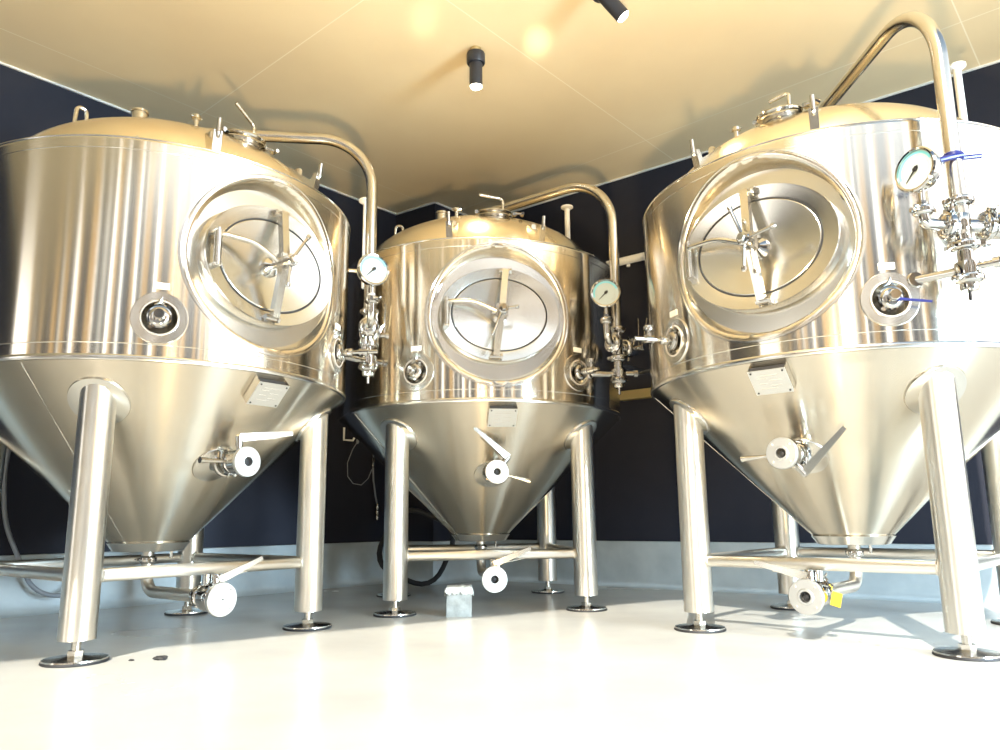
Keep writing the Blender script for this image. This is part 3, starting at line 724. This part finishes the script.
# ------------------------------------------------------------ ceiling spotlights
def spotlight(x, y, az, tilt, label, power):
    t = empty('ceiling_spotlight', (x, y, H)); tag(t, label, 'spotlight', 'black ceiling spotlights')
    b = B(); b.lathe([(.036, 0), (.036, -.035), (.030, -.045)], seg=28); b.build('ceiling_mount', M['canopy'], t)
    b = B(); b.lathe([(.03, -.028), (.056, -.034), (.060, -.042), (.060, -.10), (.055, -.108)], seg=32); b.build('swivel_base', M['lampblk'], t)
    d = Vector((sin(az)*sin(tilt), cos(az)*sin(tilt), -cos(tilt)))
    p0 = Vector((0, 0, -.085)); mx = axis_mx(p0, d)
    b = B(); b.lathe([(.03, 0), (.042, .008), (.042, .175), (.038, .177), (.037, .165), (.01, .163)], mx, 32); b.build('lamp_barrel', M['lampblk'], t)
    b = B(); b.lathe([(.037, .166), (.037, .180), (.026, .190), (.005, .193)], mx, 28); b.build('lens', M['lens'], t)
    ld = bpy.data.lights.new('spot', 'SPOT'); ld.energy = power; ld.color = (1, .78, .48); ld.spot_size = radians(75); ld.spot_blend = .6; ld.shadow_soft_size = .04
    lo = bpy.data.objects.new('spot_beam', ld); COL.objects.link(lo); lo.parent = t; lo.matrix_local = axis_mx(p0 + d*.21, -d)
    return t
spotlight(-.135, 4.45, 0, radians(3), 'black cylindrical spotlight hanging straight down from the ceiling above the middle tank', 60)
spotlight(.60, 3.82, radians(80), radians(42), 'black spotlight tilted to the right, cut off by the top edge of the photo', 60)

# ------------------------------------------------------------ things on the walls
def wallp(P0, D, N, s, z, off): q = P0 + D*s + N*off; return Vector((q.x, q.y, z))
b = B(); b.tube([wallp(WC, DR, NR, 1.02, 2.745, .06), wallp(WC, DR, NR, 3.4, 2.745, .06)], .034, 16)
o = b.build('white_conduit', M['conduit']); tag(o, 'straight white conduit high on the black wall between the middle and right tanks', 'pipe')
b = B()
for s_ in (1.2, 2.2, 3.2): b.box(wallp(WC, DR, NR, s_, 2.745, .02), (.03, .03, .09), bev=.003)
b.build('conduit_clip', M['conduit'], o)
b = B(); mx = Matrix.Translation(wallp(WC, DR, NR, 1.62, 1.565, .035)) @ Matrix.Rotation(atan2(DR.y, DR.x), 4, 'Z')
b.box((0, 0, 0), (1.06, .07, .075), mx, .004); o = b.build('wall_rail', M['brass']); tag(o, 'short brass-coloured rail on the black wall, left of the right tank at shoulder height', 'rail')
b = B(); b.tube([wallp(WC, DR, NR, .80, 2.80, -.01), wallp(WC, DR, NR, .80, 2.80, .05), wallp(WC, DR, NR, .84, 2.77, .07)], .012, 8)
o = b.build('wall_hook', M['conduit']); tag(o, 'tiny white hook on the black wall just behind the middle tank pipe', 'hook')
# left wall: hook, cable loop, hanging hose with fittings
def lw(x, z, off):
    s_ = (x - WA.x)/DL.x; return wallp(WA, DL, NL, s_, z, off)
b = B(); b.tube([lw(-1.40, 1.36, .02), lw(-1.40, 1.25, .02), lw(-1.34, 1.25, .03), lw(-1.335, 1.275, .04)], .010, 8)
o = b.build('wall_hook', M['conduit']); tag(o, 'small white L-shaped hook on the black wall between left and middle tanks', 'hook')
b = B(); import itertools
loop = [lw(-1.305, 1.245, .03), lw(-1.34, 1.17, .03), lw(-1.375, 1.05, .03), lw(-1.37, .93, .03), lw(-1.33, .87, .03), lw(-1.27, .86, .03), lw(-1.22, .92, .03), lw(-1.195, 1.0, .03)]
b.tube(loop, .004, 8); b.lathe([(.008, -.02), (.014, 0), (.008, .025)], Matrix.Translation(loop[0]), 10)
o = b.build('thin_cable', M['hose']); tag(o, 'thin looped grey cable hanging on the black wall between left and middle tanks', 'cable')
t = empty('hanging_hose', lw(-1.16, .6, .04)); tag(t, 'thin hose with steel fittings hanging on the black wall left of the middle tank legs', 'hose')
off = -t.location
pp = [lw(-1.19, 1.02, .04), lw(-1.185, .9, .04), lw(-1.165, .75, .04), lw(-1.155, .70, .04)]
b = B(); b.tube([p+off for p in pp], .008, 8); b.build('hose', M['hose'], t)
for zz, x_ in ((1.13, -1.19), (.66, -1.153)):
    b = B(); q = lw(x_, zz, .04)+off; b.lathe([(.006, .04), (.012, .03), (.010, .02), (.018, .01), (.018, -.01), (.010, -.02), (.020, -.03), (.022, -.055), (.010, -.065), (.016, -.07), (.016, -.10), (.008, -.11)], Matrix.Translation(q), 12); b.build('hose_fitting', M['polish'], t)
# hoses at the far left
b = B(); b.tube(fillet([lw(-3.06, 1.35, .05), lw(-3.11, .9, .06), lw(-3.09, .55, .08), lw(-2.98, .13, .18), lw(-2.84, .10, .24), lw(-2.80, .34, .18), lw(-2.70, .52, .08), lw(-2.6, .70, .05)], .12, 8), .014, 14)
o = b.build('grey_hose', M['hose']); tag(o, 'grey hose looping down the black wall behind the left tank', 'hose')
# black hose coil on the floor behind the middle tank
pts = []
for i in range(60):
    a = 2*pi*i/36; rr = .30 + .02*sin(i*.7); pts.append(Vector((-.72 + rr*cos(a), 6.58 + .07*sin(a) - .04*i/60, .33 + rr*sin(a)*.98)))
b = B(); b.tube(pts, .021, 12); o = b.build('coiled_hose', M['rubber']); tag(o, 'coiled black hose leaning at the wall base behind the middle tank', 'hose')
# white tube fitting high at the left edge
b = B(); mx = Matrix.Translation(wallp(WA, DL, NL, -3.62, H-.05, .085)) ; b.tube([wallp(WA, DL, NL, -4.6, H-.05, .09), wallp(WA, DL, NL, -3.60, H-.05, .09), wallp(WA, DL, NL, -3.57, H-.05, .09)], [.034, .034, .02], 16)
o = b.build('white_conduit', M['conduit']); tag(o, 'white tube end under the ceiling at the top left edge of the photo', 'pipe')

# ------------------------------------------------------------ block wrapped in torn plastic
t = empty('concrete_block', (-.252, 4.60, 0), .05); tag(t, 'small pale block topped with torn plastic film on the floor before the middle tank', 'block')
b = B(); r_ = bmesh.ops.create_cube(b.bm, size=1)
bmesh.ops.subdivide_edges(b.bm, edges=b.bm.edges[:], cuts=7, use_grid_fill=True)
for v in b.bm.verts:
    c = Vector((v.co.x*.145, v.co.y*.12, (v.co.z+.5)*.155)); nz = noise.noise(c*22); v.co = c + Vector((nz*.004, noise.noise(c*22+Vector((5, 0, 0)))*.004, 0 if c.z < .005 else nz*.003))
b.build('block_body', noise_rough(mat('pale_cement', (.55, .57, .54), .8), 18, .7, .9, bump=.3, bscale=50, colvar=((.28, .29, .27), (.45, .46, .44))), t, 60)
b = B(); N_ = 26; g = []
for i in range(N_+1):
    row = []
    for j in range(N_+1):
        u, v = i/N_*2-1, j/N_*2-1; x, y = u*.095, v*.082; e1 = max(0, abs(u)-.78)/.22; e2 = max(0, abs(v)-.75)/.25
        dr = max(e1, e2); nn = noise.noise(Vector((x*40, y*40, 3))); x_ = x*(1-.10*e1); y_ = y*(1-.12*e2)
        z = .166 + nn*.008 - dr*(.038 + .03*noise.noise(Vector((x*60, y*60, 9)))); row.append(b.bm.verts.new((x_*.98+nn*.004, y_*.98, z)))
    g.append(row)
for i in range(N_):
    for j in range(N_): b.bm.faces.new((g[i][j], g[i+1][j], g[i+1][j+1], g[i][j+1]))
fm = mat('torn_plastic_film', (.62, .62, .58), .3, spec=.6)
fo = b.build('plastic_film', fm, t, 60); sm = fo.modifiers.new('solid', 'SOLIDIFY'); sm.thickness = .0015

# scraps on the floor by the left tank
for (x, y, s_, lb) in ((-1.395, 3.25, 1.0, 'dark scrap lying on the sunlit floor right of the left tank front foot'), (-1.505, 3.235, .45, 'tiny dark crumb on the floor nearest the left tank front foot')):
    b = B(); bmesh.ops.create_icosphere(b.bm, subdivisions=3, radius=1)
    for v in b.bm.verts:
        k = 1+.5*noise.noise(v.co*1.7+Vector((x, y, 0))*9); v.co = Vector((v.co.x*.026*k*s_, v.co.y*.015*k*s_, max(0, v.co.z*.010*k*s_+.007*s_)))
    o = b.build('floor_scrap', M['rubber']); o.location = (x, y, 0); tag(o, lb, 'scrap', 'dark scraps on the floor')
